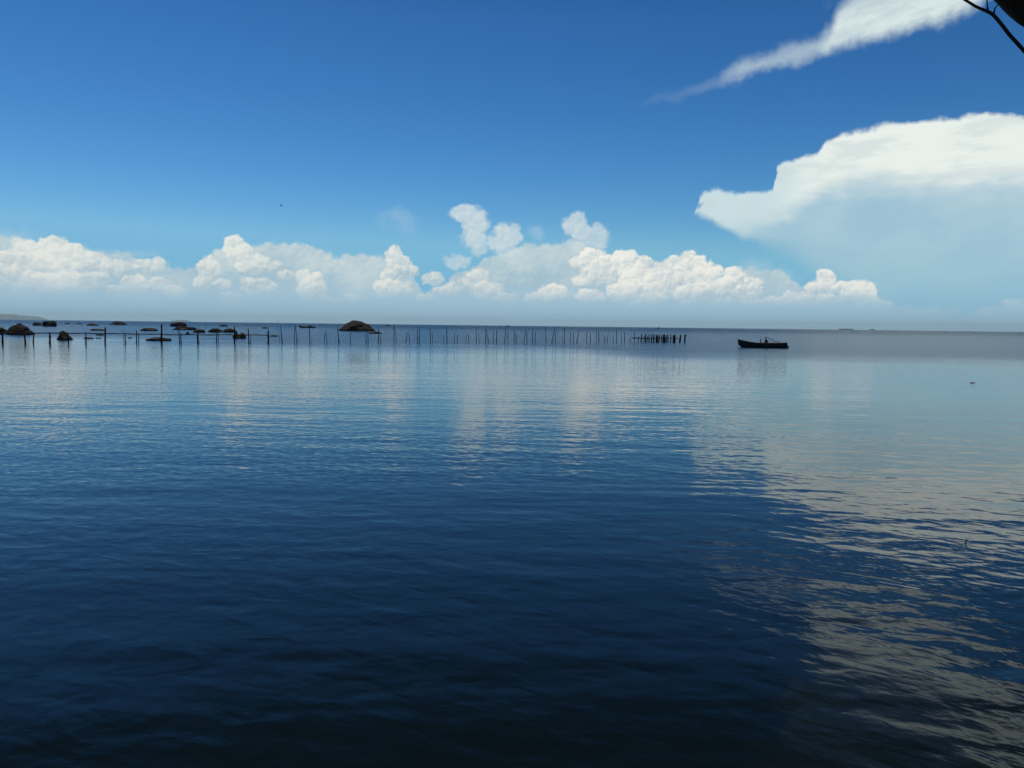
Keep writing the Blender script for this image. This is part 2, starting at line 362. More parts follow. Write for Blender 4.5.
# water of the bay
wm, t, b = new_mat('bay_water')
pos = t.new('ShaderNodeNewGeometry').outputs['Position']
X, Y, Z = t.sep(pos)
b.inputs['IOR'].default_value = 1.333
b.inputs['Base Color'].default_value = (0.0022, 0.0048, 0.0040, 1)
def rot(deg):
    ca, sa = math.cos(R(deg)), math.sin(R(deg))
    return t.add(t.mul(X, ca), t.mul(Y, sa)), t.add(t.mul(X, -sa), t.mul(Y, ca))
lanes = t.noise(t.xyz(t.mul(X, 0.035), t.mul(Y, 0.16)), 1.0, 4, 0.6)['Fac']          # cat's paws and slicks
gust = t.step(0.36, 0.64, lanes)
yb = t.add(t.step(2, 15, X, 80, 60), t.step(-32, -58, X, 0, 22))
farband = t.step(0.72, 1.38, t.add(t.m('DIVIDE', Y, yb), t.mad(t.noise(t.xyz(t.mul(X, 0.03), t.mul(Y, 0.06)), 1.0, 3)['Fac'], 0.5, -0.25)))
breeze = t.mul(t.step(0.5, 5, t.sub(X, t.mul(Y, 0.10))), t.step(13, 7.5, Y))       # livelier water to the right
# heights in metres
ax_, ay_ = rot(-14)
h1 = t.noise(t.xyz(t.mul(ax_, 0.6), ay_), 1.25, 2, 0.5)['Fac']
cx_, cy_ = rot(-28)
h2 = t.noise(t.xyz(t.mul(cx_, 0.62), cy_), 3.7, 1.6, 0.5, 0.35)['Fac']
dx_, dy_ = rot(-40)
h3 = t.noise(t.xyz(t.mul(dx_, 0.6), dy_), 13.0, 2, 0.5, 0.4)['Fac']
ex_, ey_ = rot(12)
h4 = t.noise(t.xyz(t.mul(ex_, 0.5), ey_), 2.6, 2, 0.5, 0.2)['Fac']
amp2 = t.add(t.mad(gust, 0.30, 0.16), t.mul(breeze, 0.42))
h0 = t.noise(t.xyz(t.mul(X, 0.06), t.mul(Y, 0.55)), 1.0, 3, 0.55)['Fac']               # long low lanes
height = t.add(t.mul(h0, 0.023), t.add(t.mul(t.add(t.mul(h1, 0.018), t.mul(h4, 0.006)), t.mad(breeze, 0.3, 0.62)), t.mul(t.add(t.mul(h2, 0.0150), t.mul(h3, 0.0028)), amp2)))
bp = t.new('ShaderNodeBump'); bp.inputs['Distance'].default_value = 1.0; bp.inputs['Strength'].default_value = 1.0
t.put(bp.inputs['Height'], height)
nn = t.noise(t.xyz(t.mul(X, 1.0), t.mul(Y, 1.0)), 7.0, 2, 0.55)['Color']
slope = t.vm('SUBTRACT', nn, (0.5, 0.5, 0.5))
slope = t.vm('MULTIPLY', slope, (0.8, 1, 0))
slope = t.vm('SCALE', slope, t.mad(farband, 0.55, t.mul(t.step(25, 60, Y), t.mad(gust, 0.10, 0.27))))
n9 = t.noise(t.xyz(t.mul(cx_, 0.5), cy_), 11.0, 2, 0.55)['Color']          # small ripples that still read at 10 to 30 m
s9 = t.vm('MULTIPLY', t.vm('SUBTRACT', n9, (0.5, 0.5, 0.5)), (0.7, 1, 0))
s9 = t.vm('SCALE', s9, t.mul(t.mul(t.step(5, 14, Y), t.step(60, 25, Y)), t.mad(gust, 0.065, 0.03)))
slope = t.vm('ADD', slope, s9)
lean = t.vm('SCALE', (0.0, -1.0, 0.0), t.mul(farband, t.add(t.step(30, -5, X, 0.10, 0.105), t.step(180, 700, Y, 0.0, 0.07))))     # wavelets running in are steeper on the shore side
nrm = t.vm('NORMALIZE', t.vm('ADD', t.vm('ADD', bp.outputs[0], slope), lean))
t.l.new(nrm, b.inputs['Normal'])
t.put(b.inputs['Roughness'], t.mad(farband, 0.10, 0.05))
MAT['water'] = wm

# ------------------------------------------------------------------ mesh helpers
def link(name, bm, mat, parent=None, smooth=True):
    me = bpy.data.meshes.new(name); bm.normal_update(); bm.to_mesh(me); bm.free()
    if smooth:
        for p in me.polygons: p.use_smooth = True
    me.materials.append(MAT[mat])
    o = bpy.data.objects.new(name, me); COL.objects.link(o)
    if parent: o.parent = parent
    return o
def tag(o, label, cat, group=None):
    o['label'] = label; o['category'] = cat
    if group: o['group'] = group
    return o
def empty(name, loc, rz=0.0):
    o = bpy.data.objects.new(name, None); o.empty_display_size = 0.3; COL.objects.link(o)
    o.location = loc; o.rotation_euler = (0, 0, rz); return o
def tube(bm, pts, rad, seg=8, cap=True):
    pts = [Vector(p) for p in pts]
    n = len(pts); rings = []
    if not isinstance(rad, (list, tuple)): rad = [rad] * n
    side = None
    for i, p in enumerate(pts):
        d = (pts[min(i + 1, n - 1)] - pts[max(i - 1, 0)]).normalized()
        if side is None:
            side = d.cross(Vector((0.3, 1, 0.2))).normalized()
        side = (side - d * side.dot(d)).normalized(); up = d.cross(side)
        rings.append([bm.verts.new(p + (side * math.cos(2 * math.pi * k / seg) + up * math.sin(2 * math.pi * k / seg)) * rad[i]) for k in range(seg)])
    for a, c in zip(rings, rings[1:]):
        for k in range(seg): bm.faces.new((a[k], a[(k + 1) % seg], c[(k + 1) % seg], c[k]))
    if cap: bm.faces.new(rings[0][::-1]); bm.faces.new(rings[-1])
    return rings
def box(bm, c, s, bev=0.0, rz=0.0):
    mt = Matrix.Translation(c) @ Matrix.Rotation(rz, 4, 'Z') @ Matrix.Diagonal((*s, 1))
    g = bmesh.ops.create_cube(bm, size=1, matrix=mt)
    if bev:
        ed = list({e for v in g['verts'] for e in v.link_edges})
        bmesh.ops.bevel(bm, geom=ed, offset=bev, segments=2, affect='EDGES', profile=0.6)
def ball(bm, c, s, sub=2):
    bmesh.ops.create_icosphere(bm, subdivisions=sub, radius=1, matrix=Matrix.Translation(c) @ Matrix.Diagonal((*s, 1)))

# ------------------------------------------------------------------ water sheet, far land
bm = bmesh.new()
radii = [0, 6, 14, 30, 60, 120, 260, 600, 1400, 3500, 9000, 18000, 38000]
SEG = 72
prev = None; c0 = bm.verts.new((0, 0, 0))
for rr in radii[1:]:
    ring = [bm.verts.new((rr * math.cos(2 * math.pi * k / SEG), rr * math.sin(2 * math.pi * k / SEG), 0)) for k in range(SEG)]
    for k in range(SEG):
        if prev is None: bm.faces.new((c0, ring[k], ring[(k + 1) % SEG]))
        else: bm.faces.new((prev[k], ring[k], ring[(k + 1) % SEG], prev[(k + 1) % SEG]))
    prev = ring
o = link('water', bm, 'water'); o['kind'] = 'structure'

def hill(name, px, dist, half_w, h, depth, seed, flat=0.0):
    d = ray(px, horizon_model(px)); d.z = 0; d.normalize()
    c = d * dist; side = Vector((d.y, -d.x, 0))
    bm = bmesh.new(); NX, NY = 56, 16; g = []
    for i in range(NX + 1):
        row = []
        for j in range(NY + 1):
            a = i / NX * 2 - 1; q = j / NY * 2 - 1
            rad = math.sqrt(a * a + q * q)
            e = max(0.0, 1 - rad ** 2)
            e = e ** 0.8 if not flat else min(1.0, e * flat)
            z = h * e * (0.8 + 0.4 * mnoise.fractal(Vector((a * 3 + seed, q * 2, seed)), 1.0, 2.0, 5)) - (0.02 * h if e == 0 else 0) - 1.0
            row.append(bm.verts.new(c + side * (a * half_w) + d * (q * depth) + Vector((0, 0, z))))
        g.append(row)
    for i in range(NX):
        for j in range(NY): bm.faces.new((g[i][j], g[i + 1][j], g[i + 1][j + 1], g[i][j + 1]))
    o = link(name, bm, 'forest'); o['kind'] = 'structure'; return o
hill('hills', 2, 35500, 1560, 262, 900, 3.3)
hill('hills', 181, 36000, 460, 84, 300, 8.1)
hill('island', 846, 6500, 62, 11.5, 60, 5.2, 3.0)
hill('island', 872.5, 6500, 24, 12, 30, 9.7)

# near shore under the camera and the tree, just out of frame
bm = bmesh.new(); g = []
for i in range(41):
    row = []
    for j in range(25):
        x = -10 + i * 0.5; y = 3.0 - j * 0.45
        edge = 1.6 + 0.22 * max(x, 0) + 0.4 * math.sin(x * 0.7)
        dd = edge - y
        z = -0.35 + 0.62 * (1 - math.exp(-max(dd + 0.5, 0) * 0.8)) + 0.05 * mnoise.noise(Vector((x, y, 0)) * 1.3) if dd > -0.5 else -0.35
        row.append(bm.verts.new((x, y, z + 0.02 * mnoise.noise(Vector((x, y, 3)) * 4))))
    g.append(row)
for i in range(40):
    for j in range(24): bm.faces.new((g[i][j], g[i][j + 1], g[i + 1][j + 1], g[i + 1][j]))
o = link('shore', bm, 'sand'); o['kind'] = 'structure'

# ------------------------------------------------------------------ boulders
def boulder(x0, x1, yt, yb, label, shape='dome', seed=0, mat='granite', group='boulders scattered over the shallow bay', name='boulder', peak=0.5, cat='boulder', thick=0.75):
    base = on_water((x0 + x1) / 2, yb)
    dist = base.y
    px = dist / F
    W = (x1 - x0) * px; H = max((yb - yt) * px, 0.12); D = max(W * thick, 0.5)
    bm = bmesh.new()
    bmesh.ops.create_icosphere(bm, subdivisions=5, radius=1)
    for v in bm.verts:
        p = v.co.copy()
        if shape == 'flat': p.z = math.copysign(abs(p.z) ** 0.7, p.z)
        if shape == 'hump':
            p.x *= 1 + 0.30 * max(0, 1 - abs(p.z) / .38)
        if shape == 'block':
            p.x = math.copysign(abs(p.x) ** 0.75, p.x); p.z = math.copysign(abs(p.z) ** 0.6, p.z)
        if shape == 'peak':
            k = max(0.0, p.z); wdt = 1 - (0.68 if seed == 2 else 0.45) * k
            p.x *= wdt; p.y *= wdt
        p.x += (peak - 0.5) * 2 * 0.55 * max(0, p.z)
        q = p * 1.3 + Vector((seed * 3.7, seed * 1.3, 0))
        dn = 0.20 * mnoise.noise(q) + 0.12 * mnoise.noise(q * 2.3) + 0.06 * mnoise.noise(q * 5.1)
        cr = abs(mnoise.noise(q * 1.7 + Vector((5, 0, 0))))
        dn -= 0.10 * max(0, 0.12 - cr) / 0.12          # cracks between the slabs
        v.co = p * (1 + dn * (0.55 if shape == 'hump' else 1))
    zs = [v.co.z for v in bm.verts]
    zt = max(zs); cut = -0.25
    for v in bm.verts: v.co.z = v.co.z / zt * H if v.co.z > 0 else v.co.z * H * 0.5
    xs = [v.co.x for v in bm.verts if v.co.z > 0]; mn, mx = min(xs), max(xs)
    for v in bm.verts: v.co.x = (v.co.x - (mn + mx) / 2) * W / (mx - mn); v.co.y *= D / 2
    o = link(name, bm, mat)
    o.location = base + Vector((base.x, base.y, 0)).normalized() * (D / 2 * 0.6)
    o.rotation_euler = (0, 0, -math.atan2(base.x, base.y))
    return tag(o, label, cat, group)
B = boulder
B(-8, 7, 326, 333.3, 'dark rounded boulder cut off by the left edge of the picture', 'dome', 1)
B(5, 33, 322.3, 334, 'large dark boulder with a pointed top behind the left end of the rail', 'peak', 2, peak=.5)
B(57.5, 72, 330, 339, 'black boulder crossing the line of the rail, nearest of the boulders at left', 'peak', 3, peak=.36, thick=.8)
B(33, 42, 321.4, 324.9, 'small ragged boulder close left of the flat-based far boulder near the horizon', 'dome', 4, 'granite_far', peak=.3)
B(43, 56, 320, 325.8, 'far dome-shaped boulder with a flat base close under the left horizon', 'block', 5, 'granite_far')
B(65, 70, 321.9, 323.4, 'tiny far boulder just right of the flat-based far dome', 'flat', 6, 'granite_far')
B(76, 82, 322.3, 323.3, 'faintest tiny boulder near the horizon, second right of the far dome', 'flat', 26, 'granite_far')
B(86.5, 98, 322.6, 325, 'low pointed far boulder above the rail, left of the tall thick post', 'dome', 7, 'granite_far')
B(91, 105, 328, 330, 'low boulder with a long right tail just left of the tall thick post', 'flat', 8, peak=.3)
B(96, 104, 332.7, 334.7, 'small dark rock lying on the line of the rail left of the tall thick post', 'flat', 9)
B(84, 93.5, 336.3, 338, 'thin flat rock awash below the rail, left of the tall thick post', 'flat', 10)
B(96, 101, 336.8, 337.8, 'tiny flat rock awash at the right end of the thin flat rock', 'flat', 27)
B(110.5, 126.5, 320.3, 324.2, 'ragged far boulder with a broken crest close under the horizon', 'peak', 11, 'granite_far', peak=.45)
B(128, 132, 336.3, 337.5, 'tiny rock awash alone below the rail, left of the long flat rock', 'flat', 12)
B(141, 157.5, 327.2, 330.2, 'long low boulder with an even top above the long flat rock', 'block', 13)
B(146.5, 171, 336.4, 340, 'longest flat dark rock awash in front of the rail, thicker at its right end', 'flat', 14, peak=.62, thick=.4)
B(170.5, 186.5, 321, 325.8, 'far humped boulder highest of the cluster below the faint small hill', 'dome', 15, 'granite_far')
B(173, 196, 325.7, 329.2, 'long sloping boulder directly below the far humped boulder', 'flat', 16, peak=.65)
B(186, 189.5, 330.8, 333.2, 'small round black rock just above the rail under the long sloping boulder', 'dome', 17)
B(193, 205, 328.6, 332, 'dark mound with ragged left foot and a stick standing beside it', 'dome', 18, peak=.55)
B(208.5, 222.5, 327.6, 331.8, 'left one of two matching dark mounds side by side behind the rail', 'dome', 19)
B(223, 236.5, 327.8, 332, 'right one of two matching dark mounds, next to the greenish jagged rock', 'dome', 20, peak=.42)
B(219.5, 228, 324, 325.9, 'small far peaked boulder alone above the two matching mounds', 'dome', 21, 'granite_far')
B(261.5, 269, 326.7, 328.2, 'small flat far boulder alone left of the far boat', 'flat', 22)
B(270, 277.8, 334.6, 336.3, 'small flat rock lying just past the right end of the rail', 'flat', 23)
B(337.5, 375.5, 320.3, 331, 'biggest boulder, a brown dome rising above the horizon among the stakes', 'hump', 31, 'granite', thick=.8)
B(368.5, 382, 331.6, 333.8, 'flat dark rock at the right foot of the big domed boulder', 'flat', 24)
B(232.6, 240, 329.8, 338, 'greenish brown jagged rock behind the rail, taller left half of a split pair', 'peak', 25, 'mussel_rock', peak=.35)
B(237.5, 246, 332, 338, 'greenish brown jagged rock, lower right half of a split pair', 'dome', 28, 'mussel_rock', peak=.6)

# ------------------------------------------------------------------ stakes, rail, palisade
def stake_bm(base, top, rad, wob, seed, sink=0.5):
    """a crooked, tapering pole; base and top in local coordinates"""
    rnd = random.Random(seed)
    n = 7; pts = []; rads = []
    low = base - (top - base).normalized() * sink
    ph = rnd.uniform(0, 6)
    for i in range(n + 1):
        k = i / n
        p = low.lerp(top, k)
        p = p + Vector((wob * math.sin(ph + k * 5), wob * math.cos(ph * 1.7 + k * 4), 0)) * (1 if 0 < i < n else 0.3)
        pts.append(p); rads.append(rad * (1.15 - 0.4 * k) * rnd.uniform(.9, 1.1))
    bm = bmesh.new(); tube(bm, pts, rads, 7); return bm
WL = 342.9                                        # waterline row of the whole line of stakes
def line_pt(x):                                   # the stakes stand in one straight line across the bay
    a = on_water(0, WL); c = on_water(640, WL)
    d = ray(x, 340); k = d.x / d.y
    # a + s*(c-a) with X/Y = k
    e = c - a
    s = (k * a.y - a.x) / (e.x - k * e.y)
    return a + e * s
ORD = ['', 'first', 'second', 'third', 'fourth', 'fifth', 'sixth', 'seventh', 'eighth', 'ninth', 'tenth', 'eleventh', 'twelfth', 'thirteenth', 'fourteenth', 'fifteenth', 'sixteenth', 'seventeenth', 'eighteenth', 'nineteenth']
TENS = {2: 'twent', 3: 'thirt', 4: 'fort', 5: 'fift', 6: 'sixt'}
def ordinal(n):
    if n < 20: return ORD[n]
    return TENS[n // 10] + ('ieth' if n % 10 == 0 else 'y-' + ORD[n % 10])
def stake(xb, xt, yt, rad, label, seed, depth=0.0):
    p = line_pt(xb); p = p + Vector((0, depth, 0))
    px = p.y / F
    h = (WL - yt) * px
    top = Vector(((xt - xb) * px, random.Random(seed).uniform(-.15, .15), h))
    o = link('fishing_stake', stake_bm(Vector((0, 0, 0)), top, rad * random.Random(seed).uniform(.66, .9), 0.03, seed), 'stake_wood' if seed % 3 else 'grey_wood')
    o.location = p
    return tag(o, label, 'stake', 'thin wooden stakes planted in a line across the bay')
def words(xb, xt, yt):
    hgt = 'tall' if yt < 328.6 else ('short' if yt > 333.9 else 'middling')
    ln = 'leaning left' if xt - xb < -0.7 else ('leaning right' if xt - xb > 0.7 else 'upright')
    return hgt, ln
# between the end of the rail and the big boulder
ST1 = [(279.7, 278.5, 320.2, .03), (282.4, 280.5, 325.3, .07), (294.3, 295.5, 325.9, .06), (296.9, 295.4, 326.5, .06), (309.4, 309.3, 325.5, .055), (311.4, 311.2, 337, .04), (324.6, 324.3, 332.3, .045), (327.2, 326.1, 329.6, .06)]
for i, (xb, xt, yt, rd) in enumerate(ST1):
    hg, ln = words(xb, xt, yt)
    stake(xb, xt, yt, rd, f'{hg} thin stake {ln}, {ordinal(i + 1)} to the right of the rail end', 100 + i)
ST0 = [(339.5, 337.1, 325.8, .06), (338.6, 338.8, 334, .05), (350.4, 350.4, 332, .06), (366.5, 365.2, 330, .06), (368.5, 367.4, 328.7, .06), (378.5, 378.5, 328, .075), (380.8, 380.6, 334.5, .06)]
for i, (xb, xt, yt, rd) in enumerate(ST0):
    hg, ln = words(xb, xt, yt)
    stake(xb, xt, yt, rd, f'{hg} stake {ln}, {ordinal(i + 1)} from the left before the big domed boulder', 130 + i)
ST2 = [(393.7, 394.4, 324.8, .07), (396.4, 394.7, 325.2, .05), (405.8, 407, 332, .055), (409.5, 409.7, 333.2, .065), (417.5, 417.5, 329, .07), (419.5, 419.6, 327.7, .07), (430.4, 430.4, 327.7, .07), (432.8, 432.6, 331, .05),
       (444, 444.2, 334.5, .045), (447.3, 446.3, 327.7, .065), (454.6, 454.7, 332, .05), (457.3, 457.2, 334, .055), (466, 466.4, 334, .045), (468.8, 468.8, 332.8, .06), (476.6, 476.4, 327.7, .045), (479.3, 478.5, 333, .05),
       (485.5, 485.4, 328.5, .06), (488.4, 486.3, 329, .06), (493.8, 493.7, 330.8, .05), (496.5, 496.4, 330.8, .07), (504.7, 505.5, 327.7, .06), (507.8, 508.2, 330.8, .055), (514, 514.3, 330, .055), (516.4, 516, 333.6, .065),
       (523.8, 525.7, 329.7, .06), (527.3, 525.9, 329.6, .06), (532.5, 532.6, 329.3, .06), (535.3, 535.2, 332, .07), (545.2, 545.3, 327.9, .035), (546.4, 546.3, 336, .045), (552, 554.2, 329, .065), (555.6, 555.3, 331.6, .065),
       (562.4, 562.5, 335.3, .035), (564.4, 564.4, 327.2, .06), (570.5, 570.4, 331.6, .055), (573.4, 573.4, 332, .065), (577, 578.5, 329.7, .065), (586.6, 586.7, 332, .055), (590.2, 590, 332, .055), (596.2, 596.4, 330, .055),
       (598.8, 598.6, 329.3, .07), (604.6, 604.6, 336.3, .05), (607.6, 607.4, 336, .055), (613, 613.4, 335.5, .045), (616.6, 616.6, 329.3, .06), (621.3, 621.4, 330, .04), (624.5, 624.4, 333, .06), (630.5, 630.6, 335.5, .045), (634.6, 634.3, 331.6, .06)]
for i, (xb, xt, yt, rd) in enumerate(ST2):
    hg, ln = words(xb, xt, yt)
    stake(xb, xt, yt, rd, f'{hg} thin stake {ln}, {ordinal(i + 1)} to the right of the big domed boulder', 200 + i)

# the long rail on posts at the left
POSTS = [(-38, 331, .08), (-17, 331.5, .08), (2.3, 331.8, .10), (25.2, 332, .10), (33.4, 332, .07), (50, 331.8, .11), (68.3, 332, .07), (86, 331.5, .08), (105.2, 326.8, .09), (125.6, 332, .06), (136.6, 330, .065), (138.6, 332.5, .055),
         (161.6, 323.7, .11), (179.5, 329.2, .055), (181.1, 332.6, .07), (198, 332.5, .11), (216.6, 330, .065), (218.4, 333, .04), (234.4, 326, .085), (249, 328, .075), (250.7, 333.5, .05), (268.1, 330, .11)]
root = empty('rail_fence', line_pt(105.2))
tag(root, 'long thin wooden rail on slim posts in the water at left', 'rail fence')
for i, (xb, yt, rd) in enumerate(POSTS):
    p = line_pt(xb) - root.location; px = (p.y + root.location.y) / F
    rnd = random.Random(900 + i)
    lean = -0.9 if abs(xb - 249) < .1 else rnd.uniform(-.35, .35)
    o = link('post', stake_bm(p, p + Vector((lean * px, rnd.uniform(-.08, .08), (WL - yt) * px)), rd, 0.02, 900 + i), 'stake_wood', root)
pl = []
for xx, yy in [(-40, 331.6), (0, 332.3), (40, 332.5), (80, 332.8), (110, 333.1), (150, 333.7), (180, 334.3), (220, 334.5), (250, 334.7), (269.5, 334.8)]:
    p = line_pt(xx); pl.append(p - root.location + Vector((0, -0.08, (WL - yy) * p.y / F)))
bm = bmesh.new()
pts = []
for a, c in zip(pl, pl[1:]):
    for k in range(6): pts.append(a.lerp(c, k / 6) + Vector((0, 0, 0.02 * math.sin(k * 1.05))))
pts.append(pl[-1]); tube(bm, pts, [0.055 + 0.012 * math.sin(i * 1.9) for i in range(len(pts))], 8)
link('rail', bm, 'stake_wood', root)
p0 = line_pt(121) ; px = p0.y / F
tag(link('fishing_stake', stake_bm(Vector((0, 0, 0)), Vector((-1.5 * px, .1, 14 * px)), .03, .03, 71), 'grey_wood'),
    'thin crooked stake leaning left against the rail between two thick posts', 'stake', 'thin wooden stakes planted in a line across the bay').location = line_pt(123) + Vector((0, .25, 0))
pk = on_water(203, 331.8); px = pk.y / F
tag(link('fishing_stake', stake_bm(Vector((0, 0, 0)), Vector((3 * px, 0, 5.5 * px)), .05, .02, 72), 'stake_wood'),
    'short stick leaning right out of the water beside a dark mound behind the rail', 'stake', 'thin wooden stakes planted in a line across the bay').location = pk

# the dense palisade at the right end of the line
PAL = [(638.1, 336.5, .07), (641.3, 334.6, .10), (644, 336, .07), (645.6, 334.2, .10), (647.2, 336, .08), (649.1, 334.6, .10), (651.4, 334.5, .11), (653.8, 334.3, .12), (656.4, 334.8, .13), (657.6, 335.4, .09), (659, 334.6, .10), (661.6, 335.2, .10),
       (663.4, 334.4, .12), (664.6, 334.2, .12), (666.3, 335, .10), (668, 334.4, .09), (670.5, 334, .08), (673.4, 334.8, .14), (674.8, 334.6, .12), (680, 334.7, .14), (684.6, 335, .14)]
WLP = 342.4
pa, pc = on_water(638, WLP), on_water(685, WLP)
root = empty('palisade', pa.lerp(pc, .5))
tag(root, 'dense palisade of thick dark posts with a cross pole, right end of the stakes', 'palisade')
for i, (xb, yt, rd) in enumerate(PAL):
    p = on_water(xb, WLP) - root.location; px = pa.y / F; rnd = random.Random(500 + i)
    o = link('post', stake_bm(p, p + Vector((rnd.uniform(-.3, .3) * px, rnd.uniform(-.1, .1), (WLP - yt) * px)), rd * 1.12, .015, 500 + i), 'stake_wood', root)
p = on_water(684.6, WLP) - root.location
bm = bmesh.new(); zc = (WLP - 335.1) * px
tube(bm, [p + Vector((-.22, 0, zc)), p + Vector((0, 0, zc + .02)), p + Vector((.26, 0, zc - .02))], .075, 8)
link('post_cap', bm, 'stake_wood', root)
bm = bmesh.new(); zz = (WLP - 338.3) * px
q = [on_water(x, WLP) - root.location + Vector((0, -.16, zz + .03 * math.sin(x))) for x in (631.5, 638, 645, 652, 660, 668, 676, 681)]
tube(bm, q, [.085, .09, .095, .09, .08, .07, .06, .05], 8); link('cross_pole', bm, 'stake_wood', root)

# ------------------------------------------------------------------ boats
def hull_bm(L, beam, sheer, draft=0.25, wall=0.05, bow_rake=0.12, stern_w=0.6, n=28):
    """lofted open hull; bow at -L/2 ; sheer(k) -> gunwale height"""
    bm = bmesh.new(); secs = []
    for i in range(n + 1):
        k = i / n
        hb = beam / 2 * min(1, (math.sin(min(k / 0.55, 1) * math.pi / 2)) ** 0.8 + 0.015)
        if k > 0.55: hb = beam / 2 * (1 - (1 - stern_w) * ((k - .55) / .45) ** 1.6)
        zs = sheer(k); kb = -draft * (1 - (1 - min(k / .2, 1)) ** 2) + max(0, 1 - k / .18) ** 2 * sheer(0) * 0.35
        if k > .8: kb += (k - .8) / .2 * draft * .5
        x = -L / 2 + L * k
        prof_ = [(hb, zs), (hb * .97, zs * .6 + kb * .4), (hb * .86, zs * .25 + kb * .75), (hb * .55, kb * .95 + zs * .05), (0, kb)]
        inn = [(max(hb - wall, .004), zs), (max(hb * .93 - wall, .003), zs * .55 + kb * .45), (max(hb * .8 - wall, .002), zs * .2 + kb * .8 + wall), (0, kb + wall * 1.5)]
        ring = []
        def xr(z): return x - bow_rake * max(0, 1 - k / .25) * (z - kb)
        for hy, z in prof_: ring.append((xr(z), -hy, z))
        for hy, z in prof_[-2::-1]: ring.append((xr(z), hy, z))
        for hy, z in inn: ring.append((xr(z), hy, z))
        for hy, z in inn[-2::-1]: ring.append((xr(z), -hy, z))
        secs.append([bm.verts.new(p) for p in ring])
    mlen = len(secs[0])
    for a, c in zip(secs, secs[1:]):
        for j in range(mlen): bm.faces.new((a[j], a[(j + 1) % mlen], c[(j + 1) % mlen], c[j]))
    for s in (secs[0], secs[-1]):
        no = 9
        bm.faces.new(s[:no]);
        try: bm.faces.new(s[no:] )
        except Exception: pass
    bmesh.ops.recalc_face_normals(bm, faces=bm.faces)
    return bm
base = on_water(762.3, 347.4); px = base.y / F
rz = -math.atan2(base.x, base.y)
boat = empty('fishing_boat', base, rz)
tag(boat, 'dark open wooden fishing boat with raised bow, nearest boat, right of the palisade', 'boat', 'boats out on the bay')
L = 46.6 * px
sh = lambda k: 0.60 + 0.46 * max(0, 1 - k / .42) ** 1.6 + 0.10 * max(0, (k - .78) / .22) ** 1.5
link('hull', hull_bm(L, 1.55, sh), 'hull_paint', boat)
def along(L, sh, beam, off, stern_w, k):
    hb = beam / 2 * min(1, (math.sin(min(k / 0.55, 1) * math.pi / 2)) ** 0.8 + 0.015)
    if k > .55: hb = beam / 2 * (1 - (1 - stern_w) * ((k - .55) / .45) ** 1.6)
    return Vector((-L / 2 + L * k - (0.12 * max(0, 1 - k / .25) * (sh(k) + .1)), off * hb, sh(k) + .012))
for s in (-1, 1):
    bm = bmesh.new(); tube(bm, [along(L, sh, 1.55, s, .6, k / 24) for k in range(25)], .038, 6); link('gunwale', bm, 'boat_wood', boat)
for k, hw in ((.3, .6), (.52, .74), (.80, .66)):
    bm = bmesh.new(); box(bm, (-L / 2 + L * k, 0, sh(k) - .16), (.24, hw * 2 - .12, .04), .01); link('thwart', bm, 'boat_wood', boat)
bm = bmesh.new(); box(bm, (L / 2 - .30, 0, sh(.96) - .02), (.62, .92, .05), .012); link('stern_deck', bm, 'hull_paint', boat)
bm = bmesh.new(); box(bm, (-L / 2 + .55, 0, sh(.1) - .12), (.7, .5, .04), .01); link('bow_deck', bm, 'boat_wood', boat)
xp = (760.4 - 762.3) * px
bm = bmesh.new(); tube(bm, [(xp - .05, .1, -.1), (xp, .1, .5), (xp + .02, .1, 1.16)], [.08, .07, .06], 8); link('mast_stump', bm, 'stake_wood', boat)
bm = bmesh.new(); tube(bm, [((765.2 - 762.3) * px, .32, 1.40), ((770 - 762.3) * px, .28, 1.12), ((775 - 762.3) * px, .22, .84), ((780 - 762.3) * px, .16, .62)], [.035, .035, .04, .045], 7); link('steering_pole', bm, 'stake_wood', boat)
bm = bmesh.new(); ball(bm, (1.35, 0, .58), (.75, .42, .16), 3)
for v in bm.verts: v.co.z += .05 * mnoise.noise(v.co * 4); v.co.y += .05 * mnoise.noise(v.co * 5)
link('net_pile', bm, 'canvas', boat)
mo = empty('outboard_motor', (0, 0, 0)); bpy.data.objects.remove(mo)
bm = bmesh.new(); ball(bm, (L / 2 + .10, 0, .30), (.13, .13, .16), 3); box(bm, (L / 2 + .09, 0, .02), (.10, .08, .45), .03); ball(bm, (L / 2 + .11, 0, .10), (.15, .11, .11), 2)
link('outboard_motor', bm, 'white_paint', boat)

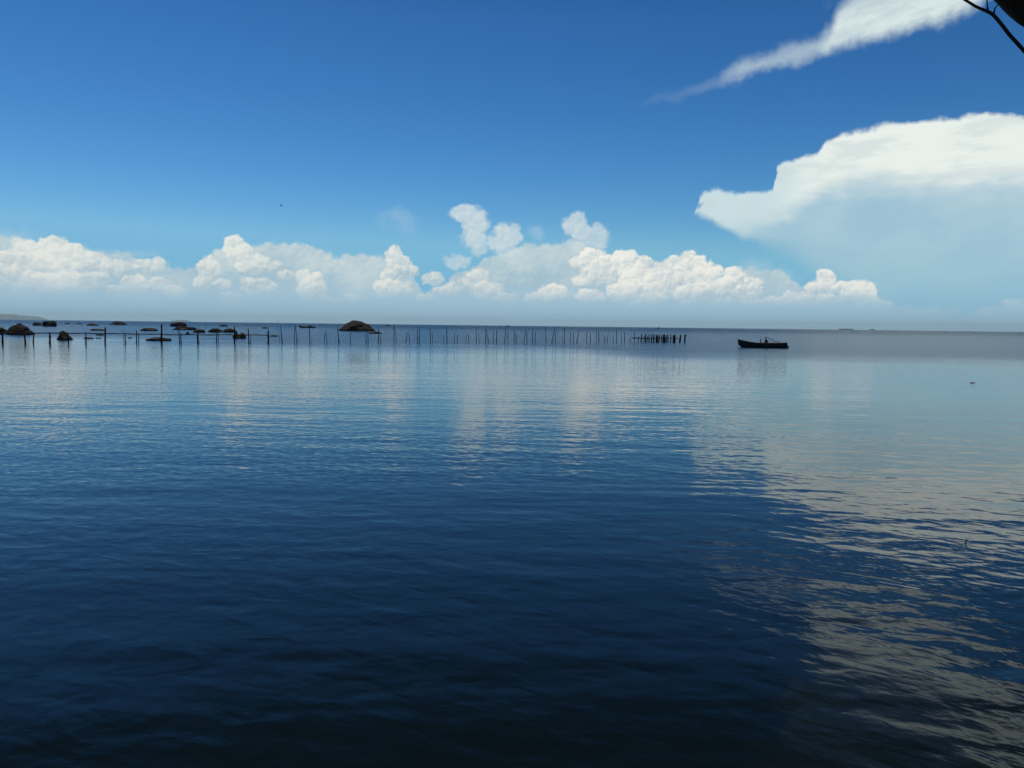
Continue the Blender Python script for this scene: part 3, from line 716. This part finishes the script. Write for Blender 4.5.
# the person sitting amidships
def person(loc, rz, label):
    verts = []; edges = []; rad = []
    def v(p, rr, par=None):
        verts.append(p); rad.append(rr); i = len(verts) - 1
        if par is not None: edges.append((par, i))
        return i
    pel = v((0, 0, .10), (.16, .13)); ch = v((-.03, 0, .36), (.17, .13), pel); sh_ = v((-.06, 0, .53), (.16, .11), ch)
    nk = v((-.075, 0, .60), (.052, .05), sh_); jw = v((-.10, 0, .665), (.062, .060), nk); hd = v((-.10, 0, .735), (.088, .076), jw); ht = v((-.095, 0, .80), (.080, .074), hd); v((-.09, 0, .855), (.04, .04), ht)
    v((-.205, 0, .715), (.013, .012), hd)                       # nose
    for s in (-1, 1):
        v((-.09, s * .088, .72), (.020, .012), hd)              # ears
    for s in (-1, 1):
        shd = v((-.05, s * .19, .52), (.065, .065), sh_); el = v((.08, s * .27, .29), (.045, .045), shd); wr = v((-.10, s * .17, .22), (.03, .03), el)
        hn = v((-.17, s * .13, .22), (.035, .022), wr)
        for q in range(4):
            f1 = v((-.225, s * (.10 + .018 * q), .225 - .004 * q), (.009, .009), hn); v((-.245, s * (.095 + .018 * q), .20), (.008, .008), f1)
        tb = v((-.19, s * .085, .24), (.01, .01), hn)
        hp = v((-.06, s * .10, .07), (.10, .10), pel); kn = v((-.44, s * .15, .22), (.07, .07), hp); an = v((-.36, s * .15, -.16), (.045, .045), kn); v((-.50, s * .16, -.20), (.04, .03), an)
    me = bpy.data.meshes.new('person'); me.from_pydata(verts, edges, [])
    o = bpy.data.objects.new('person', me); COL.objects.link(o)
    sk = o.modifiers.new('skin', 'SKIN'); sk.use_smooth_shade = True
    for i, rr in enumerate(rad): me.skin_vertices[0].data[i].radius = rr
    me.skin_vertices[0].data[0].use_root = True
    o.modifiers.new('sub', 'SUBSURF').levels = 1
    o.modifiers['sub'].render_levels = 2
    dg = bpy.context.evaluated_depsgraph_get()
    me2 = bpy.data.meshes.new_from_object(o.evaluated_get(dg)); o.modifiers.clear(); o.data = me2
    me2.materials.clear()
    for mm in ('shirt', 'skin'): me2.materials.append(MAT[mm])
    for p in me2.polygons:
        p.use_smooth = True
        c = p.center
        p.material_index = 1 if (c.z > .60 or (c.z > .185 and min((Vector((c.x, abs(c.y), c.z)) - Vector(q)).length for q in ((-.17, .13, .225), (-.225, .12, .22))) < .062)) else 0
    o.location = loc; o.rotation_euler = (0, 0, rz)
    bm = bmesh.new()
    n = 20; rings = []
    for rr, z in ((.245, .80), (.20, .822), (.118, .835), (.110, .895), (.07, .935), (.01, .945)):
        rings.append([bm.verts.new((-.095 + rr * math.cos(2 * math.pi * k / n), rr * math.sin(2 * math.pi * k / n), z)) for k in range(n)])
    for a, c in zip(rings, rings[1:]):
        for k in range(n): bm.faces.new((a[k], a[(k + 1) % n], c[(k + 1) % n], c[k]))
    bm.faces.new(rings[-1]); bm.faces.new(rings[0][::-1])
    link('hat', bm, 'straw', o)
    tag(o, label, 'person'); return o
pm = Matrix.Translation(base) @ Matrix.Rotation(rz, 4, 'Z') @ Vector(((765.9 - 762.3) * px, 0, .46))
person(pm, rz + R(38), 'person in dark clothes and wide brimmed hat sitting in the nearest boat')

def small_boat(x, yb, length_px, label, house, hpx=2.2, flip=1, mat='hull_paint'):
    base = on_water(x, yb); px = base.y / F; L = length_px * px
    rt = empty('boat', base, -math.atan2(base.x, base.y) + (0 if flip > 0 else math.pi))
    H = hpx * px
    sh = lambda k: H * (.5 + .5 * max(0, 1 - k / .35) ** 1.5)
    link('hull', hull_bm(L, L * .24, sh, .3, .06), mat, rt)
    bm = bmesh.new(); cx = L * .15
    hh = house * px
    if hh > 1.3:
        box(bm, (cx, 0, H * .5 + hh * .4), (L * .22, L * .14, hh * .8), .06); box(bm, (cx, 0, H * .5 + hh * .84), (L * .28, L * .18, hh * .1), .02)
    else:
        box(bm, (cx, 0, H * .45 + hh * .45), (L * .2, L * .12, hh * .9), .08)
    link('cabin', bm, mat, rt)
    for s in (-1, 1):
        bm = bmesh.new(); tube(bm, [along(L, sh, L * .24, s, .6, k / 16) for k in range(17)], .045, 6); link('gunwale', bm, 'boat_wood', rt)
    tag(rt, label, 'boat', 'boats out on the bay'); return rt
small_boat(307.4, 327.8, 15.6, 'dark far boat with upswept bow and small cabin, left of the big domed boulder', 1.8, 2.4)
small_boat(387.5, 326.2, 4.5, 'tiny boat on the horizon just right of the big domed boulder', 1.2, 1.2)
small_boat(507, 327.2, 5, 'tiny boat on the horizon above the middle of the stakes', 1.4, 1.1)
small_boat(658, 328.9, 3.4, 'tiny boat on the horizon straight above the dense palisade', 1.8, 1.1)

# ------------------------------------------------------------------ bird, drifting bits
bp_ = at_dist(281, 205.6, 55)
bm = bmesh.new()
tube(bm, [(-.13, 0, .0), (-.10, 0, .005), (-.04, 0, .01), (.03, 0, .005), (.10, 0, 0), (.17, 0, 0)], [.006, .022, .036, .034, .018, .022], 10)
for s in (-1, 1):
    a = [bm.verts.new(p) for p in ((-.05, s * .025, .02), (.06, s * .025, .015), (.05, s * .13, .07), (-.055, s * .12, .075), (.07, s * .25, .03), (.01, s * .23, .04))]
    for q in ((0, 1, 2, 3), (3, 2, 4, 5)): bm.faces.new([a[i] for i in q])
    c = [bm.verts.new((vv.co.x, vv.co.y, vv.co.z - .008)) for vv in a]
    for q in ((3, 2, 1, 0), (5, 4, 2, 3)): bm.faces.new([c[i] for i in q])
    for i, j in ((0, 1), (1, 2), (2, 4), (4, 5), (5, 3), (3, 0)): bm.faces.new((a[i], a[j], c[j], c[i]))
o = link('bird', bm, 'feather'); o.location = bp_; o.scale = (.72, .72, .72); o.rotation_euler = (R(12), R(-8), R(35))
tag(o, 'small dark bird flying alone in the blue sky above the left clouds', 'bird')
fl = empty('float', on_water(972, 382.3))
tag(fl, 'small grey fishing float drifting on the pale calm water at right', 'float')
bm = bmesh.new(); ball(bm, (0, 0, .008), (.10, .07, .040), 3); link('float_body', bm, 'float_foam', fl)
bm = bmesh.new(); tube(bm, [(.09, 0, .03), (.13, 0, .04), (.16, .02, .01), (.22, .03, -.02)], .008, 6); link('line_loop', bm, 'rope', fl)
o = link('stick', stake_bm(Vector((0, 0, 0)), Vector((.016, 0, .052)), .0075, .002, 4, .2), 'stake_wood')
o.location = on_water(965.5, 542.6)
tag(o, 'tip of a dark sunken stick poking out of the near water at lower right', 'stick')

# ------------------------------------------------------------------ tree leaning over from the right
tb = Vector((4.35, 2.15, 0.1))
tree = empty('tree', tb)
tag(tree, 'dark leaning tree whose limb and thin branch cut the upper right corner', 'tree')
def rel(p): return Vector(p) - tb
def barked(pts, rads, seg, seed, lump=.06):
    bm = bmesh.new()
    P2, R2 = [], []
    for i in range(len(pts) - 1):
        for k in range(6):
            s = k / 6; P2.append(Vector(pts[i]).lerp(Vector(pts[i + 1]), s)); R2.append(rads[i] * (1 - s) + rads[i + 1] * s)
    P2.append(Vector(pts[-1])); R2.append(rads[-1])
    for _ in range(3):
        P2 = [P2[0]] + [(P2[i - 1] + P2[i] * 2 + P2[i + 1]) / 4 for i in range(1, len(P2) - 1)] + [P2[-1]]
    tube(bm, P2, R2, seg)
    for v in bm.verts:
        n = mnoise.noise(v.co * 6 + Vector((seed, 0, 0))) * .6 + mnoise.noise(v.co * 17 + Vector((seed, 0, 0))) * .4
        v.co += Vector((n, mnoise.noise(v.co * 9), mnoise.noise(v.co * 8 + Vector((0, 4, 0))))) * lump * .35
    return bm
# limb: its lower edge runs through (994,0) and (1024,28) of the picture at about 3.2 m
e1, e2 = at_dist(994, 0, 3.2), at_dist(1024, 28, 3.2)
dirn = (e2 - e1).normalized()
nrm_ = dirn.cross(Vector((0, 1, 0))).normalized()
if nrm_.z < 0: nrm_ = -nrm_
LR = .17
c1 = e1 + nrm_ * (LR + .035); c2 = e2 + nrm_ * (LR + .035)
fork = c2 + dirn * .75
pts = [rel(p) for p in (tb + Vector((0, 0, -.3)), tb + Vector((-.05, .1, .5)), tb + Vector((-.25, .35, 1.3)), tb + Vector((-.6, .75, 2.1)), fork + Vector((.45, -.05, -.30)), fork)]
tr = link('trunk', barked(pts, [.36, .30, .26, .24, .21, .20], 20, 2.0, .09), 'bark', tree)
pts = [rel(p) for p in (fork + dirn * .05, fork, c2, c1, c1 - dirn * .6 + Vector((0, -.1, .05)), c1 - dirn * 1.3 + Vector((0, -.4, .25)), c1 - dirn * 1.9 + Vector((0, -.9, .75)))]
limb = link('limb', barked(pts, [.19, .19, LR, LR, .13, .09, .05], 18, 5.0, .05), 'bark', tree)
# thin branch under the limb
bpx = [(1165, 120, 3.05), (1095, 105, 3.02), (1050, 78, 3.0), (1024, 51, 3.0), (1010, 36, 3.0), (1000, 22, 3.0), (993, 14, 3.0), (985, 10, 3.0), (975, 6, 3.0), (963, -1, 3.0), (950, -9, 3.0), (925, -22, 2.95), (890, -32, 2.85)]
bpts = [rel(at_dist(*q)) for q in bpx]
link('branch', barked(bpts, [.018, .013, .0085, .0068, .0066, .0064, .0066, .0058, .0052, .0047, .0042, .003, .002], 10, 9.0, .010), 'bark', tree)
for a in ([(994, 13), (995, 8), (997, 6), (999, 3)], [(988, 10.5), (987.2, 5), (986.8, -2), (985.5, -14)]):
    q = [rel(at_dist(x, y, 3.0)) for x, y in a]
    n = len(q); bm = bmesh.new(); tube(bm, q, [.0034 - .0022 * i / (n - 1) for i in range(n)], 6)
    link('twig', bm, 'bark', tree)
# leafy crown, above and behind the camera, out of the frame
rnd = random.Random(12)
bm = bmesh.new()
tips = [c1 - dirn * 1.9 + Vector((0, -.9, .75)), Vector((1.2, 1.2, 6.2)), Vector((2.6, .6, 6.8)), Vector((3.6, 1.6, 6.6)), Vector((.4, .2, 6.0)), Vector((4.6, .2, 6.2)), Vector((2.2, -1.2, 6.4)), Vector((1.6, 2.2, 6.0))]
for tpos in tips:
    for _ in range(230):
        d = Vector((rnd.gauss(0, .6), rnd.gauss(0, .6), abs(rnd.gauss(0, .42)) + .15))
        p = tpos + d
        if p.y > .3 and (p.z - 2.5) < .62 * p.y + .1: continue
        s = rnd.uniform(.07, .13)
        rotm = Matrix.Rotation(rnd.uniform(0, 6.28), 3, 'Z') @ Matrix.Rotation(rnd.uniform(-.9, .9), 3, 'X')
        q = [bm.verts.new(rel(p) + rotm @ Vector(c) * s) for c in ((-1, 0, 0), (-.2, -.38, .06), (1, 0, -.1), (-.2, .38, .06))]
        bm.faces.new(q)
link('crown', bm, 'leaf', tree, smooth=False)
for tpos in tips[1:]:
    bm = bmesh.new()
    a = rel(fork + Vector((.3, -.1, -.1))); c = rel(tpos)
    midp = a.lerp(c, .5) + Vector((.35, -.25, .55))
    tube(bm, [a, a.lerp(midp, .5) + Vector((.12, -.05, .1)), midp, c, c + Vector((rnd.uniform(-.3, .3), rnd.uniform(-.3, .3), .5))], [.10, .085, .06, .03, .01], 10)
    link('limb', bm, 'bark', tree)

# ------------------------------------------------------------------ haze over the bay
HAZE = True
if HAZE:
    bm = bmesh.new(); bmesh.ops.create_cube(bm, size=1, matrix=Matrix.Translation((0, 0, 144)) @ Matrix.Diagonal((80000, 80000, 292, 1)))
    me = bpy.data.meshes.new('haze'); bm.to_mesh(me); bm.free()
    hm = bpy.data.materials.new('haze_air'); hm.use_nodes = True
    ht = hm.node_tree; ht.nodes.clear()
    ho = ht.nodes.new('ShaderNodeOutputMaterial'); pv = ht.nodes.new('ShaderNodeVolumePrincipled')
    pv.inputs['Color'].default_value = (0.71, 0.91, 1.0, 1); pv.inputs['Density'].default_value = 2.9e-5; pv.inputs['Anisotropy'].default_value = 0.2
    ht.links.new(pv.outputs[0], ho.inputs['Volume'])
    me.materials.append(hm)
    o = bpy.data.objects.new('haze', me); COL.objects.link(o); o['kind'] = 'stuff'

# ------------------------------------------------------------------ render settings
scene.render.engine = 'CYCLES'
cy = scene.cycles
cy.use_denoising = True
try: cy.denoiser = 'OPENIMAGEDENOISE'; cy.denoising_input_passes = 'RGB_ALBEDO_NORMAL'
except Exception: pass
cy.use_adaptive_sampling = True; cy.adaptive_threshold = 0.01
cy.max_bounces = 6; cy.diffuse_bounces = 2; cy.glossy_bounces = 4; cy.transparent_max_bounces = 4; cy.volume_bounces = 0
cy.caustics_reflective = False; cy.caustics_refractive = False
scene.view_settings.view_transform = 'Standard'; scene.view_settings.look = 'None'
scene.view_settings.exposure = 0.0; scene.view_settings.gamma = 1.0; scene.view_settings.use_curve_mapping = False
